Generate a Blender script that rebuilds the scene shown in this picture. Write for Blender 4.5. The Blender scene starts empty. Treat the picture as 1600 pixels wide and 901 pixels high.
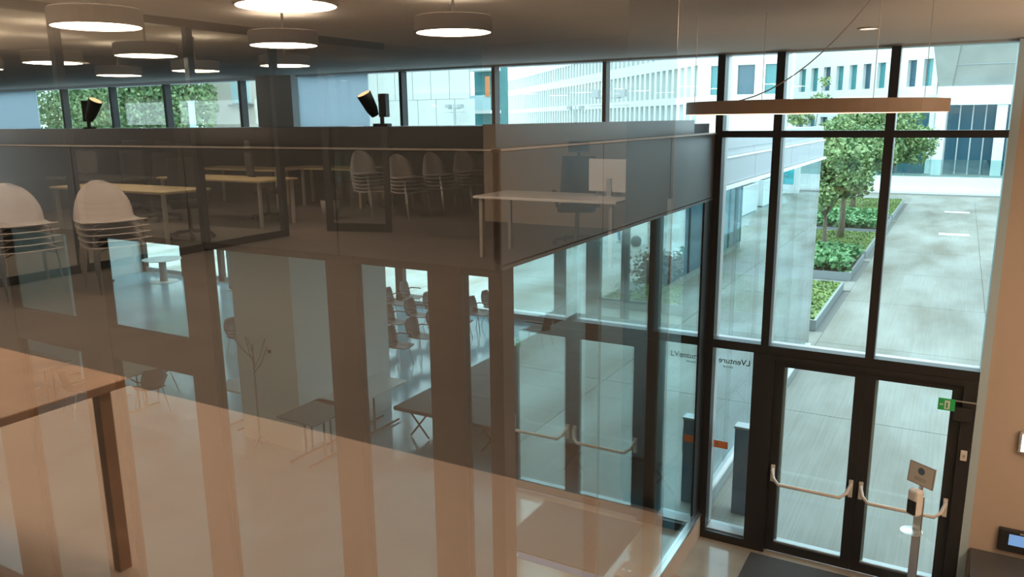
import bpy, bmesh, math, random
from mathutils import Vector, Matrix
random.seed(7)
S = bpy.context.scene
C = S.collection
PI = math.pi

# ------------------------------------------------------------------ camera
cam_d = bpy.data.cameras.new('camera')
cam = bpy.data.objects.new('camera', cam_d)
C.objects.link(cam)
cam_d.sensor_width = 36.0
cam_d.lens = 1226.4 / 1600 * 36
cam_d.clip_start = 0.02
cam_d.clip_end = 500
RX = ((0.87051798, -0.09394504, 0.48308671),
      (0.49200497, 0.18883289, -0.8498666),
      (-0.01138191, 0.97750523, 0.21060386))
cam.matrix_world = Matrix.Translation((0, 0, 5.0)) @ Matrix(RX).to_4x4()
S.camera = cam

# ------------------------------------------------------------------ sky, exposure
W = bpy.data.worlds.new('overcast_sky')
S.world = W
W.use_nodes = True
bg = W.node_tree.nodes['Background']
bg.inputs[0].default_value = (0.80, 0.95, 1.0, 1)
bg.inputs[1].default_value = 4.3
S.view_settings.view_transform = 'Standard'
S.view_settings.look = 'None'
S.view_settings.exposure = 0.0
S.view_settings.gamma = 1.0
S.view_settings.use_curve_mapping = False
S.cycles.use_denoising = True
S.cycles.max_bounces = 10
S.cycles.transparent_max_bounces = 40
S.cycles.glossy_bounces = 6
S.cycles.sample_clamp_indirect = 4.0
S.cycles.caustics_reflective = False
LOBBY_W, OFFICE_W = 42.0, 30.0
NEAR_R, R_R, L_R = 0.20, 0.40, 0.06
WARM = (1.0, 0.735, 0.52)

# ------------------------------------------------------------------ materials
def mat(name, col, rough=0.6, metal=0.0, noise=0.0, nscale=6.0, bump=0.0, bscale=60.0, spec=0.5, emit=None, estr=0.0):
    m = bpy.data.materials.new(name)
    m.use_nodes = True
    nt = m.node_tree
    b = nt.nodes['Principled BSDF']
    b.inputs['Base Color'].default_value = (*col, 1)
    b.inputs['Roughness'].default_value = rough
    b.inputs['Metallic'].default_value = metal
    b.inputs['Specular IOR Level'].default_value = spec
    tc = nt.nodes.new('ShaderNodeTexCoord')
    if noise:
        n = nt.nodes.new('ShaderNodeTexNoise')
        n.inputs['Scale'].default_value = nscale
        n.inputs['Detail'].default_value = 6
        nt.links.new(tc.outputs['Object'], n.inputs['Vector'])
        r = nt.nodes.new('ShaderNodeValToRGB')
        r.color_ramp.elements[0].position = 0.3
        r.color_ramp.elements[1].position = 0.7
        r.color_ramp.elements[0].color = (*[max(0, c * (1 - noise)) for c in col], 1)
        r.color_ramp.elements[1].color = (*[min(1, c * (1 + noise)) for c in col], 1)
        nt.links.new(n.outputs['Fac'], r.inputs['Fac'])
        nt.links.new(r.outputs['Color'], b.inputs['Base Color'])
    if bump:
        n2 = nt.nodes.new('ShaderNodeTexNoise')
        n2.inputs['Scale'].default_value = bscale
        nt.links.new(tc.outputs['Object'], n2.inputs['Vector'])
        bp = nt.nodes.new('ShaderNodeBump')
        bp.inputs['Strength'].default_value = bump
        nt.links.new(n2.outputs['Fac'], bp.inputs['Height'])
        nt.links.new(bp.outputs['Normal'], b.inputs['Normal'])
    if emit:
        b.inputs['Emission Color'].default_value = (*emit, 1)
        b.inputs['Emission Strength'].default_value = estr
    return m

def glass(name, f0, tint, rtint=(1, 1, 1)):
    m = bpy.data.materials.new(name)
    m.use_nodes = True
    nt = m.node_tree
    nt.nodes.clear()
    g = nt.nodes.new('ShaderNodeNewGeometry')
    d = nt.nodes.new('ShaderNodeVectorMath'); d.operation = 'DOT_PRODUCT'
    nt.links.new(g.outputs['Incoming'], d.inputs[0]); nt.links.new(g.outputs['Normal'], d.inputs[1])
    def mth(op, a, b=None):
        n = nt.nodes.new('ShaderNodeMath'); n.operation = op
        for i, v in enumerate((a, b)):
            if v is None: continue
            if isinstance(v, (int, float)): n.inputs[i].default_value = v
            else: nt.links.new(v, n.inputs[i])
        return n.outputs[0]
    a = mth('ABSOLUTE', d.outputs['Value'])
    k = mth('POWER', mth('SUBTRACT', 1.0, a), 5.0)
    F = mth('ADD', mth('MULTIPLY', k, 1 - f0), f0)
    t = nt.nodes.new('ShaderNodeBsdfTransparent'); t.inputs[0].default_value = (*tint, 1)
    gl = nt.nodes.new('ShaderNodeBsdfGlossy'); gl.inputs['Roughness'].default_value = 0.0; gl.inputs[0].default_value = (*rtint, 1)
    mx = nt.nodes.new('ShaderNodeMixShader'); o = nt.nodes.new('ShaderNodeOutputMaterial')
    nt.links.new(F, mx.inputs[0]); nt.links.new(t.outputs[0], mx.inputs[1]); nt.links.new(gl.outputs[0], mx.inputs[2])
    nt.links.new(mx.outputs[0], o.inputs[0])
    return m

def frosted(name, col):
    m = bpy.data.materials.new(name); m.use_nodes = True
    nt = m.node_tree; nt.nodes.clear()
    t = nt.nodes.new('ShaderNodeBsdfTranslucent'); t.inputs[0].default_value = (*col, 1)
    d = nt.nodes.new('ShaderNodeBsdfDiffuse'); d.inputs[0].default_value = (*col, 1)
    mx = nt.nodes.new('ShaderNodeMixShader'); mx.inputs[0].default_value = 0.3
    o = nt.nodes.new('ShaderNodeOutputMaterial')
    nt.links.new(t.outputs[0], mx.inputs[1]); nt.links.new(d.outputs[0], mx.inputs[2]); nt.links.new(mx.outputs[0], o.inputs[0])
    return m

def emission(name, col, s):
    m = bpy.data.materials.new(name); m.use_nodes = True
    nt = m.node_tree; nt.nodes.clear()
    e = nt.nodes.new('ShaderNodeEmission'); e.inputs[0].default_value = (*col, 1); e.inputs[1].default_value = s
    o = nt.nodes.new('ShaderNodeOutputMaterial'); nt.links.new(e.outputs[0], o.inputs[0])
    return m

def paving(name, col):
    """rain-washed ribbed concrete: fine brushed ribs and broad damp stains"""
    m = mat(name, col, rough=0.55)
    nt = m.node_tree; b = nt.nodes['Principled BSDF']
    tc = nt.nodes.new('ShaderNodeTexCoord'); mp = nt.nodes.new('ShaderNodeMapping')
    mp.inputs['Scale'].default_value = (0.45, 0.16, 1)
    nt.links.new(tc.outputs['Object'], mp.inputs[0])
    n = nt.nodes.new('ShaderNodeTexNoise'); n.inputs['Scale'].default_value = 1.6; n.inputs['Detail'].default_value = 8
    nt.links.new(mp.outputs[0], n.inputs['Vector'])
    r = nt.nodes.new('ShaderNodeValToRGB')
    r.color_ramp.elements[0].position = 0.32; r.color_ramp.elements[0].color = (col[0]*.62, col[1]*.55, col[2]*.46, 1)
    r.color_ramp.elements[1].position = 0.62; r.color_ramp.elements[1].color = (*[c*1.15 for c in col], 1)
    nt.links.new(n.outputs['Fac'], r.inputs[0])
    mp2 = nt.nodes.new('ShaderNodeMapping'); mp2.inputs['Scale'].default_value = (38, 0.5, 1)
    nt.links.new(tc.outputs['Object'], mp2.inputs[0])
    n2 = nt.nodes.new('ShaderNodeTexNoise'); n2.inputs['Scale'].default_value = 1.0; n2.inputs['Detail'].default_value = 4
    nt.links.new(mp2.outputs[0], n2.inputs['Vector'])
    r2 = nt.nodes.new('ShaderNodeValToRGB')
    r2.color_ramp.elements[0].position = 0.36; r2.color_ramp.elements[0].color = (0.66, 0.63, 0.58, 1)
    r2.color_ramp.elements[1].position = 0.6; r2.color_ramp.elements[1].color = (1.1, 1.1, 1.1, 1)
    nt.links.new(n2.outputs['Fac'], r2.inputs[0])
    mx = nt.nodes.new('ShaderNodeMix'); mx.data_type = 'RGBA'; mx.blend_type = 'MULTIPLY'; mx.inputs[0].default_value = 0.34
    nt.links.new(r.outputs[0], mx.inputs[6]); nt.links.new(r2.outputs[0], mx.inputs[7])
    nt.links.new(mx.outputs[2], b.inputs['Base Color'])
    return m

def leafmat(name, a, c):
    m = mat(name, a, rough=0.6)
    nt = m.node_tree; b = nt.nodes['Principled BSDF']
    tc = nt.nodes.new('ShaderNodeTexCoord')
    n = nt.nodes.new('ShaderNodeTexNoise'); n.inputs['Scale'].default_value = 2.2; n.inputs['Detail'].default_value = 5
    nt.links.new(tc.outputs['Object'], n.inputs['Vector'])
    r = nt.nodes.new('ShaderNodeValToRGB')
    r.color_ramp.elements[0].position = 0.35; r.color_ramp.elements[0].color = (*a, 1)
    r.color_ramp.elements[1].position = 0.65; r.color_ramp.elements[1].color = (*c, 1)
    nt.links.new(n.outputs['Fac'], r.inputs[0]); nt.links.new(r.outputs[0], b.inputs['Base Color'])
    b.inputs['Transmission Weight'].default_value = 0.0
    return m

M = dict(
    black=mat('dark_anodised_frame', (0.018, 0.018, 0.019), 0.45),
    alu=mat('grey_aluminium', (0.42, 0.45, 0.46), 0.4, 0.2),
    darkwall=mat('dark_green_grey_wall', (0.055, 0.06, 0.05), 0.85, noise=0.1, nscale=1.5),
    jamb=mat('daylight_tinted_jamb', (0.44, 0.56, 0.60), 0.35),  # aluminium with the cool daylight put into its colour
    post=mat('brown_grey_post', (0.035, 0.033, 0.031), 0.5),
    fascia=mat('grey_metal_fascia', (0.13, 0.135, 0.14), 0.32, 0.3, noise=0.06, nscale=1.2),
    fascia_out=mat('light_metal_fascia', (0.36, 0.38, 0.41), 0.45, 0.2),
    whiteline=mat('white_edge_trim', (0.75, 0.75, 0.75), 0.4),
    plaster=mat('warm_plaster', (0.50, 0.405, 0.325), 0.85, noise=0.04, nscale=0.7, bump=0.05),
    ceil=mat('ceiling_plaster', (0.76, 0.70, 0.63), 0.85, noise=0.03, nscale=0.5),
    white=mat('white_plaster', (0.88, 0.88, 0.86), 0.8, noise=0.02, nscale=0.8),
    lobby=mat('polished_concrete', (0.36, 0.33, 0.28), 0.12, noise=0.15, nscale=2.0),
    hallfloor=mat('polished_resin_floor', (0.26, 0.48, 0.57), 0.14, noise=0.12, nscale=0.8),
    pale=mat('lit_tone_floor', (0.46, 0.36, 0.29), 0.6, noise=0.04, nscale=0.6),
    dim_floor=mat('dim_tone_floor', (0.135, 0.117, 0.105), 0.95, noise=0.08, nscale=3, bump=0.2, bscale=300),
    mat=mat('charcoal_mat', (0.05, 0.05, 0.05), 0.95, bump=0.4, bscale=400),
    steel=mat('brushed_steel', (0.62, 0.62, 0.62), 0.28, 0.9),
    bar=mat('pale_lacquered_bar', (0.72, 0.68, 0.62), 0.35),
    chrome=mat('chrome', (0.7, 0.7, 0.7), 0.15, 1.0),
    shell=mat('grey_brown_shell', (0.085, 0.075, 0.078), 0.45),
    whiteshell=mat('white_shell', (0.52, 0.49, 0.475), 0.45),
    top=mat('white_laminate', (0.82, 0.80, 0.78), 0.4),
    greytop=mat('grey_laminate', (0.30, 0.29, 0.28), 0.5),
    wood=mat('pale_wood', (0.55, 0.42, 0.24), 0.5, noise=0.15, nscale=8),
    brownwood=mat('brown_wood', (0.36, 0.22, 0.13), 0.45, noise=0.2, nscale=6),
    dark=mat('black_plastic', (0.02, 0.02, 0.022), 0.5),
    fabric=mat('black_mesh_fabric', (0.03, 0.03, 0.032), 0.9),
    stage=mat('stage_deck', (0.07, 0.07, 0.07), 0.6, noise=0.15, nscale=2),
    lampwhite=mat('white_lamp_housing', (0.42, 0.39, 0.36), 0.5),
    lampbrown=mat('bronze_lamp_band', (0.28, 0.20, 0.14), 0.5),
    lit=emission('lit_diffuser', (1.0, 0.74, 0.50), 9.0),
    ringlit=emission('lit_ring_diffuser', (1.0, 0.66, 0.40), 5.0),
    down=emission('lit_downlight', (1.0, 0.74, 0.5), 3.0),
    spot=emission('lit_spot_lens', (1.0, 0.62, 0.3), 2.0),
    screen=emission('lit_blue_screen', (0.25, 0.45, 0.8), 0.8),
    walllit=emission('lit_wall_lamp', (1.0, 0.98, 0.92), 2.0),
    green=mat('exit_green', (0.02, 0.30, 0.07), 0.5, emit=(0.02, 0.5, 0.1), estr=0.12),
    paperwhite=mat('white_print', (0.8, 0.8, 0.8), 0.6),
    textgrey=mat('grey_vinyl_lettering', (0.16, 0.20, 0.22), 0.6),
    orange=mat('orange_label', (0.70, 0.25, 0.10), 0.6),
    blue=mat('blue_floor_marking', (0.16, 0.20, 0.42), 0.6),
    bollard=mat('slate_blue_metal', (0.15, 0.21, 0.30), 0.45, 0.2),
    pave2=paving('pale_stone_paving', (0.62, 0.64, 0.62)),
    pave=paving('washed_concrete', (0.235, 0.237, 0.215)),
    joint=mat('dark_joint', (0.16, 0.16, 0.15), 0.9),
    grass=leafmat('turf', (0.09, 0.15, 0.03), (0.17, 0.245, 0.06)),
    hedge=leafmat('hedge_leaf', (0.05, 0.16, 0.05), (0.16, 0.33, 0.14)),
    leaf=leafmat('maple_leaf', (0.10, 0.19, 0.07), (0.27, 0.35, 0.14)),
    leaf2=leafmat('bay_leaf', (0.08, 0.17, 0.07), (0.30, 0.40, 0.18)),
    redbush=leafmat('russet_leaf', (0.22, 0.15, 0.09), (0.36, 0.26, 0.17)),
    flower=leafmat('white_flower', (0.5, 0.55, 0.5), (0.8, 0.8, 0.8)),
    bark=mat('grey_bark', (0.20, 0.16, 0.12), 0.9, noise=0.3, nscale=12, bump=0.4),
    soil=mat('soil', (0.07, 0.05, 0.035), 0.95, noise=0.3, nscale=8),
    kerb=mat('grey_steel_kerb', (0.24, 0.27, 0.28), 0.5),
    stucco=mat('white_stucco', (0.66, 0.68, 0.67), 0.8, noise=0.03, nscale=0.5),
    teal=mat('teal_window_glass', (0.04, 0.22, 0.24), 0.12, spec=0.8),
    slate=mat('slate_window_glass', (0.03, 0.09, 0.13), 0.12, spec=0.8),
    concrete=mat('grey_concrete', (0.21, 0.22, 0.205), 0.85, noise=0.12, nscale=0.8),
    cream=mat('cream_render', (0.62, 0.56, 0.50), 0.85, noise=0.05, nscale=0.6),
    shutter=mat('pale_blue_shutter', (0.45, 0.62, 0.66), 0.7),
    jeans=mat('blue_denim', (0.05, 0.14, 0.32), 0.8),
    skin=mat('skin', (0.55, 0.36, 0.27), 0.6),
    cloth=mat('grey_jacket', (0.12, 0.13, 0.15), 0.8),
    hair=mat('dark_hair', (0.03, 0.02, 0.015), 0.6),
    poster=mat('teal_poster', (0.02, 0.30, 0.33), 0.5, noise=0.8, nscale=1.5),
    g_near=glass('gallery_glass', NEAR_R, (0.985, 0.995, 0.99)),
    g_r=glass('coated_glass', R_R, (0.88, 1.0, 1.0), (0.84, 0.98, 1.0)),
    g_l=glass('hall_glass', L_R, (0.92, 1.0, 1.0)),
    g_c=glass('facade_glass', 0.05, (0.90, 0.99, 1.0)),
    g_out=glass('mirror_facade_glass', 0.42, (0.7, 0.85, 0.9), (0.9, 0.97, 1.0)),
    g_plain=glass('plain_glass', 0.08, (0.92, 0.97, 0.97)),
    g_rail=glass('balustrade_glass', 0.10, (0.75, 0.9, 0.9)),
    frost=frosted('frosted_panel', (0.62, 0.74, 0.80)),
)

# ------------------------------------------------------------------ mesh builder
class MB:
    def __init__(s): s.v = []; s.f = []
    def quad(s, a, b, c, d):
        n = len(s.v); s.v += [a, b, c, d]; s.f.append((n, n+1, n+2, n+3)); return s
    def hexa(s, p):
        n = len(s.v); s.v += [tuple(q) for q in p]
        for f in ((0,3,2,1),(4,5,6,7),(0,1,5,4),(1,2,6,5),(2,3,7,6),(3,0,4,7)):
            s.f.append(tuple(n+i for i in f))
        return s
    def box(s, x0, x1, y0, y1, z0, z1):
        return s.hexa([(x0,y0,z0),(x1,y0,z0),(x1,y1,z0),(x0,y1,z0),(x0,y0,z1),(x1,y0,z1),(x1,y1,z1),(x0,y1,z1)])
    def obox(s, p, u, v, lu, lv, z0, z1):
        """box standing on plan point p, along plan unit vectors u and v"""
        c = [(p[0], p[1]), (p[0]+u[0]*lu, p[1]+u[1]*lu), (p[0]+u[0]*lu+v[0]*lv, p[1]+u[1]*lu+v[1]*lv), (p[0]+v[0]*lv, p[1]+v[1]*lv)]
        return s.hexa([(a, b, z0) for a, b in c] + [(a, b, z1) for a, b in c])
    def tube(s, pts, r, n=8, cap=True):
        pts = [Vector(p) for p in pts]; m = len(pts); rs = r if isinstance(r, (list, tuple)) else [r]*m
        base = len(s.v); ref = None
        for i, p in enumerate(pts):
            t = (pts[min(i+1, m-1)] - pts[max(i-1, 0)]).normalized()
            if ref is None:
                ref = Vector((0,0,1)) if abs(t.z) < 0.9 else Vector((1,0,0))
            a = t.cross(ref).normalized(); b = t.cross(a).normalized(); ref = a.cross(t).normalized() if False else ref
            for k in range(n):
                q = 2*PI*k/n
                s.v.append(tuple(p + (a*math.cos(q) + b*math.sin(q))*rs[i]))
        for i in range(m-1):
            for k in range(n):
                k2 = (k+1) % n
                s.f.append((base+i*n+k, base+i*n+k2, base+(i+1)*n+k2, base+(i+1)*n+k))
        if cap:
            s.f.append(tuple(base+k for k in range(n))[::-1]); s.f.append(tuple(base+(m-1)*n+k for k in range(n)))
        return s
    def lathe(s, prof, n=24, c=(0,0,0)):
        base = len(s.v); m = len(prof)
        for r, z in prof:
            for k in range(n):
                q = 2*PI*k/n; s.v.append((c[0]+r*math.cos(q), c[1]+r*math.sin(q), c[2]+z))
        for i in range(m-1):
            for k in range(n):
                k2 = (k+1) % n
                s.f.append((base+i*n+k, base+i*n+k2, base+(i+1)*n+k2, base+(i+1)*n+k))
        if prof[0][0] > 1e-6: s.f.append(tuple(base+k for k in range(n))[::-1])
        if prof[-1][0] > 1e-6: s.f.append(tuple(base+(m-1)*n+k for k in range(n)))
        return s
    def grid(s, fn, nu, nv, th=None):
        base = len(s.v)
        for i in range(nu+1):
            for j in range(nv+1): s.v.append(tuple(fn(i/nu, j/nv)))
        for i in range(nu):
            for j in range(nv):
                a = base+i*(nv+1)+j; s.f.append((a, a+nv+1, a+nv+2, a+1))
        return s
    def build(s, name, m, parent=None, bevel=0.0, smooth=False, solid=0.0, sub=0):
        me = bpy.data.meshes.new(name); me.from_pydata(s.v, [], s.f); me.update()
        me.materials.append(M[m] if isinstance(m, str) else m)
        if smooth:
            me.polygons.foreach_set('use_smooth', [True]*len(me.polygons))
        o = bpy.data.objects.new(name, me); C.objects.link(o)
        if parent is not None: o.parent = parent
        if solid:
            q = o.modifiers.new('thickness', 'SOLIDIFY'); q.thickness = solid; q.offset = 0
        if bevel:
            q = o.modifiers.new('bevel', 'BEVEL'); q.width = bevel; q.segments = 2; q.limit_method = 'ANGLE'
        if sub:
            q = o.modifiers.new('subdivision', 'SUBSURF'); q.levels = sub; q.render_levels = sub
        return o

def tag(o, label, cat, group=None, kind=None):
    o['label'] = label; o['category'] = cat
    if group: o['group'] = group
    if kind: o['kind'] = kind
    return o
def thing(name, label, cat, loc=(0,0,0), rz=0.0, group=None):
    o = bpy.data.objects.new(name, None); C.objects.link(o)
    o.location = loc; o.rotation_euler = (0, 0, rz); o.empty_display_size = 0.1
    return tag(o, label, cat, group)
def struct(name, loc=(0,0,0)):
    o = bpy.data.objects.new(name, None); C.objects.link(o); o.location = loc; o['kind'] = 'structure'
    return o
def smesh(mb, name, m, **k):
    o = mb.build(name, m, **k); o['kind'] = 'structure'; return o
def kids(o): return [c for c in C.objects if c.parent == o]
def dup(root, loc, rz=0.0, label=None, scale=None):
    def cp(o, par):
        c = o.copy(); C.objects.link(c)
        if par is not None: c.parent = par
        for ch in tree.get(o.name, []): cp(ch, c)
        return c
    tree = {}
    for o in list(C.objects):
        if o.parent: tree.setdefault(o.parent.name, []).append(o)
    r = cp(root, None); r.location = loc; r.rotation_euler = (0, 0, rz)
    if scale: r.scale = scale
    if label: r['label'] = label
    return r
def box(*a): return MB().box(*a)
def text(body, size, name, m, loc, rot, parent=None, align='CENTER'):
    cu = bpy.data.curves.new(name, 'FONT'); cu.body = body; cu.size = size; cu.align_x = align; cu.extrude = 0.0008; cu.offset = size*0.012
    cu.materials.append(M[m]); o = bpy.data.objects.new(name, cu); C.objects.link(o)
    bpy.context.view_layer.update()
    me = bpy.data.meshes.new_from_object(o.evaluated_get(bpy.context.evaluated_depsgraph_get()))
    bpy.data.objects.remove(o)
    o = bpy.data.objects.new(name, me); C.objects.link(o)
    o.location = loc; o.rotation_euler = rot
    if parent is not None: o.parent = parent
    return o

# ================================================================== STRUCTURE
YC = 8.85     # front facade plane
XR = -2.37    # side glazing of the hall box
YL = 4.05     # front glazing of the hall box
YE = 17.0     # far end of the hall
# ---- floors
smesh(box(-2.37, 7.0, 0.45, 9.0, -0.2, 0.0), 'floor', 'lobby')
smesh(box(-26.0, -2.37, 0.45, 4.05, -0.2, 0.0), 'floor', 'lobby')
smesh(box(-26.0, -2.37, 4.05, 8.98, -0.2, 0.0), 'floor', 'hallfloor')
smesh(box(-26.0, -2.55, 8.98, YE, -0.2, 0.0), 'floor', 'hallfloor')
mez = struct('floor')
box(-15, 7, -1.68, 0.62, 3.1, 3.4).build('lit_floor', 'pale', mez)  # brightly lit floor by the pane, put into its colour
box(-15, 7, -15, -1.68, 3.1, 3.398).build('dim_floor', 'dim_floor', mez)  # darker colour stands in for the dimmer floor farther back
# ---- ceilings
smesh(box(-26, 7.0, 0.6, 8.98, 5.67, 5.9), 'ceiling', 'ceil')
smesh(box(-15, 7.0, -15, 0.6, 6.3, 6.5), 'ceiling', 'ceil')
smesh(box(-15, 7.0, 0.6, 0.75, 5.9, 6.5), 'wall_front', 'ceil')
# ---- walls
smesh(box(0.43, 7.0, 8.72, 9.02, 0, 5.67), 'wall_right', 'plaster')
smesh(box(7.0, 7.2, -15, 9.02, 0, 6.5), 'wall_right', 'plaster')
smesh(box(-26, 7.0, 0.30, 0.45, 0, 3.1), 'wall_back', 'plaster')
smesh(box(-15, 7.0, -15.2, -15, 3.1, 6.5), 'wall_back', 'darkwall')
smesh(box(-15.2, -15, -15.2, 0.6, 3.1, 6.5), 'wall_left', 'darkwall')
smesh(box(-26.2, -26, 0.3, 9.0, 0, 5.9), 'wall_left', 'plaster')
smesh(box(-24.5, -24.3, 4.2, YE, 0, 4.1), 'wall_left', 'white')
smesh(box(-26, -17.6, YC-0.06, YC+0.1, 4.85, 5.67), 'wall_front', 'ceil')
smesh(box(-9.41, -8.68, YC-0.08, YC+0.12, 4.85, 5.67), 'wall_front', 'ceil')
smesh(box(-8.60, 0.43, YC-0.06, YC+0.14, 5.645, 5.68), 'trim_1', 'alu')
smesh(box(-17.6, -9.41, YC-0.06, YC+0.14, 5.625, 5.68), 'trim_1', 'alu')
smesh(box(0.36, 0.435, 8.70, 9.02, 0, 5.66), 'trim_2', 'jamb')

# ---- hall box: roof, fascias made of panels, ceiling
smesh(box(-25.9, -2.45, 4.12, YC-0.1, 4.80, 4.93), 'ceiling', 'stage')
smesh(box(-24.3, -2.45, YC-0.1, YE, 4.62, 4.78), 'ceiling', 'fascia_out')
smesh(box(-24.3, -2.5, 4.2, YE, 4.12, 4.2), 'ceiling', 'white')
fw = struct('wall_side')
for y0, y1 in ((4.05, 5.60), (5.605, 7.21), (7.215, 8.80)):
    box(XR-0.06, XR, y0, y1, 4.13, 4.815).build('fascia_panel', 'fascia', fw, bevel=0.004)
box(XR-0.05, XR+0.004, 4.05, 8.80, 4.10, 4.125).build('lower_edge', 'fascia', fw)
box(XR-0.06, XR+0.012, 4.04, 8.80, 4.817, 4.832).build('edge_trim', 'whiteline', fw)
box(XR-0.12, XR-0.03, 4.05, 8.02, 4.833, 4.972).build('parapet', 'fascia', fw)
fl = struct('wall_front')
xs = [-2.375, -3.67, -5.18, -6.61, -8.1, -9.6, -11.1, -14.0, -18.0, -25.9]
for a, b in zip(xs, xs[1:]):
    box(b+0.003, a-0.003, YL, YL+0.06, 4.10, 4.815).build('fascia_panel', 'fascia', fl, bevel=0.004)
box(-25.9, XR, YL-0.01, YL+0.06, 4.817, 4.829).build('edge_trim', 'whiteline', fl)
box(-25.9, XR-0.12, YL+0.03, YL+0.12, 4.83, 4.962).build('parapet', 'fascia', fl)

# ---- window_1: tall front curtain wall
w1 = struct('window_1')
def mull(x, z0, z1, w=0.075):
    box(x-w/2, x+w/2, 8.70, 8.84, z0, z1).build('mullion', 'black', w1)
    box(x-w/2+0.012, x+w/2-0.004, 8.841, 8.98, z0+(0.0 if z0 < 1 else 0.004), z1).build('mullion_cap', 'alu', w1)
def trans(x0, x1, z, h=0.07):
    box(x0, x1, 8.71, 8.838, z-h/2, z+h/2).build('transom', 'black', w1)
    box(x0, x1, 8.842, 8.97, z-h/2+0.004, z+h/2-0.01).build('transom_cap', 'alu', w1)
mull(-2.33, 0.0, 5.65, 0.08)
mull(-1.715, 2.5, 5.65, 0.085)
mull(-0.645, 2.5, 5.65, 0.085)
trans(-2.29, 0.36, 4.815, 0.07)
trans(-2.29, 0.36, 2.455, 0.10)
box(-2.29, -1.83, 8.70, 8.98, 0.0, 0.10).build('sill', 'black', w1)
box(-2.29, -1.83, 8.76, 8.98, 0.10, 0.112).build('sill_plate', 'alu', w1)
box(-1.83, -1.60, 8.70, 8.96, 0.0, 2.405).build('door_post', 'black', w1)
box(0.24, 0.355, 8.70, 8.96, 0.0, 2.405).build('door_post', 'black', w1)
box(-1.60, 0.24, 8.70, 8.96, 2.345, 2.405).build('door_head', 'black', w1)
for x0, x1, z0, z1 in ((-2.29,-1.757,4.85,5.645),(-1.672,-0.688,4.85,5.645),(-0.602,0.36,4.85,5.645),
                       (-2.29,-1.757,2.505,4.78),(-1.672,-0.688,2.505,4.78),(-0.602,0.36,2.505,4.78),(-2.29,-1.83,0.112,2.405)):
    box(x0, x1, 8.905, 8.915, z0, z1).build('pane', 'g_c', w1)
# ---- clerestory above the hall roof
w2 = struct('window_2')
for x in (-3.72, -5.23, -6.69):
    box(x-0.024, x+0.024, 8.78, 8.90, 4.93, 5.645).build('mullion', 'black', w2)
for a, b in ((-2.37,-3.696),(-3.744,-5.206),(-5.254,-6.666),(-6.714,-7.35)):
    box(b, a, 8.905, 8.915, 4.93, 5.645).build('pane', 'g_c', w2)
box(-8.68, -7.35, 8.90, 8.92, 4.93, 5.645).build('frosted_pane', 'frost', w2)
w3 = struct('window_3')
for x in (-9.78, -11.55, -12.98, -14.4):
    box(x-0.03, x+0.03, 8.78, 8.90, 4.93, 5.625).build('mullion', 'black', w3)
for a, b in ((-9.41,-9.75),(-9.81,-11.52),(-11.58,-12.95),(-13.01,-14.37),(-14.43,-15.4)):
    box(b, a, 8.905, 8.915, 4.93, 5.625).build('pane', 'g_c', w3)
box(-17.6, -15.4, 8.90, 8.92, 4.93, 5.625).build('frosted_pane', 'frost', w3)

# ---- window_4: side glazing of the box, facing the lobby
w4 = struct('window_4')
box(XR-0.10, XR, 4.05, 4.19, 0.0, 4.10).build('corner_post', 'post', w4)
for y in (5.64, 7.12):
    box(XR-0.14, XR-0.03, y-0.035, y+0.035, 0.3, 4.10).build('mullion', 'black', w4)
box(XR-0.22, XR-0.01, 8.45, 8.80, 0.0, 4.12).build('end_post', 'black', w4)
box(XR-0.12, XR+0.02, 4.05, 8.80, 0.0, 0.28).build('base_rail', 'plaster', w4)
box(XR-0.10, XR+0.03, 4.05, 8.80, 0.282, 0.31).build('rail_cap', 'steel', w4)
for a, b in ((4.19, 5.60), (5.61, 7.09), (7.10, 8.70)):
    box(XR-0.022, XR-0.012, a, b, 0.31, 4.10).build('pane', 'g_r', w4)
# ---- window_5: front glazing of the box
w5 = struct('window_5')
for a, b in ((-6.84,-6.38), (-5.32,-5.04), (-3.80,-3.55), (-2.93,-2.67), (-8.45,-7.86), (-10.0,-9.55), (-11.5,-11.1)):
    box(a, b, YL+0.0, YL+0.09, 0.0, 4.10).build('post', 'post', w5)
box(-7.86, -6.84, YL+0.005, YL+0.085, 2.97, 3.265).build('transom', 'post', w5)
box(-6.38, -5.32, YL+0.005, YL+0.085, 2.97, 3.265).build('transom', 'post', w5)
box(-12.0, XR-0.1, YL+0.005, YL+0.085, 0.0, 0.12).build('base_rail', 'post', w5)
box(-12.0, XR-0.1, YL+0.003, YL+0.088, 4.05, 4.10).build('head_rail', 'post', w5)
for a, b, z0, z1 in ((-7.86,-6.84,0.12,2.97),(-7.86,-6.84,3.265,4.05),(-6.38,-5.32,0.12,2.97),(-6.38,-5.32,3.265,4.05),
                     (-5.04,-3.80,0.12,4.05),(-3.55,-2.93,0.12,4.05),(-2.67,-2.47,0.12,4.05),(-9.55,-8.45,0.12,4.05),(-11.1,-10.0,0.12,4.05)):
    box(a, b, YL+0.04, YL+0.05, z0, z1).build('pane', 'g_l', w5)
smesh(box(-26, -11.5, YL, YL+0.1, 0, 4.1), 'wall_front', 'white')
# ---- window_6: far end glazing of the hall
w6 = struct('window_6')
ex = [-24.3, -22.2, -20.4, -18.6, -16.8, -15.0, -13.2, -11.5, -9.75, -8.3, -6.6, -4.6, -2.6]
for i, x in enumerate(ex):
    w = 0.16 if i % 3 else 0.26
    box(x-w/2, x+w/2, YE-0.08, YE+0.08, 0.0, 4.12).build('mullion', 'black', w6)
for a, b in zip(ex, ex[1:]):
    box(a+0.13, b-0.13, YE-0.05, YE+0.05, 0.02, 0.16).build('bottom_rail', 'alu', w6)
    box(a+0.08, b-0.08, YE-0.006, YE+0.006, 0.16, 4.1).build('pane', 'g_plain', w6)
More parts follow.
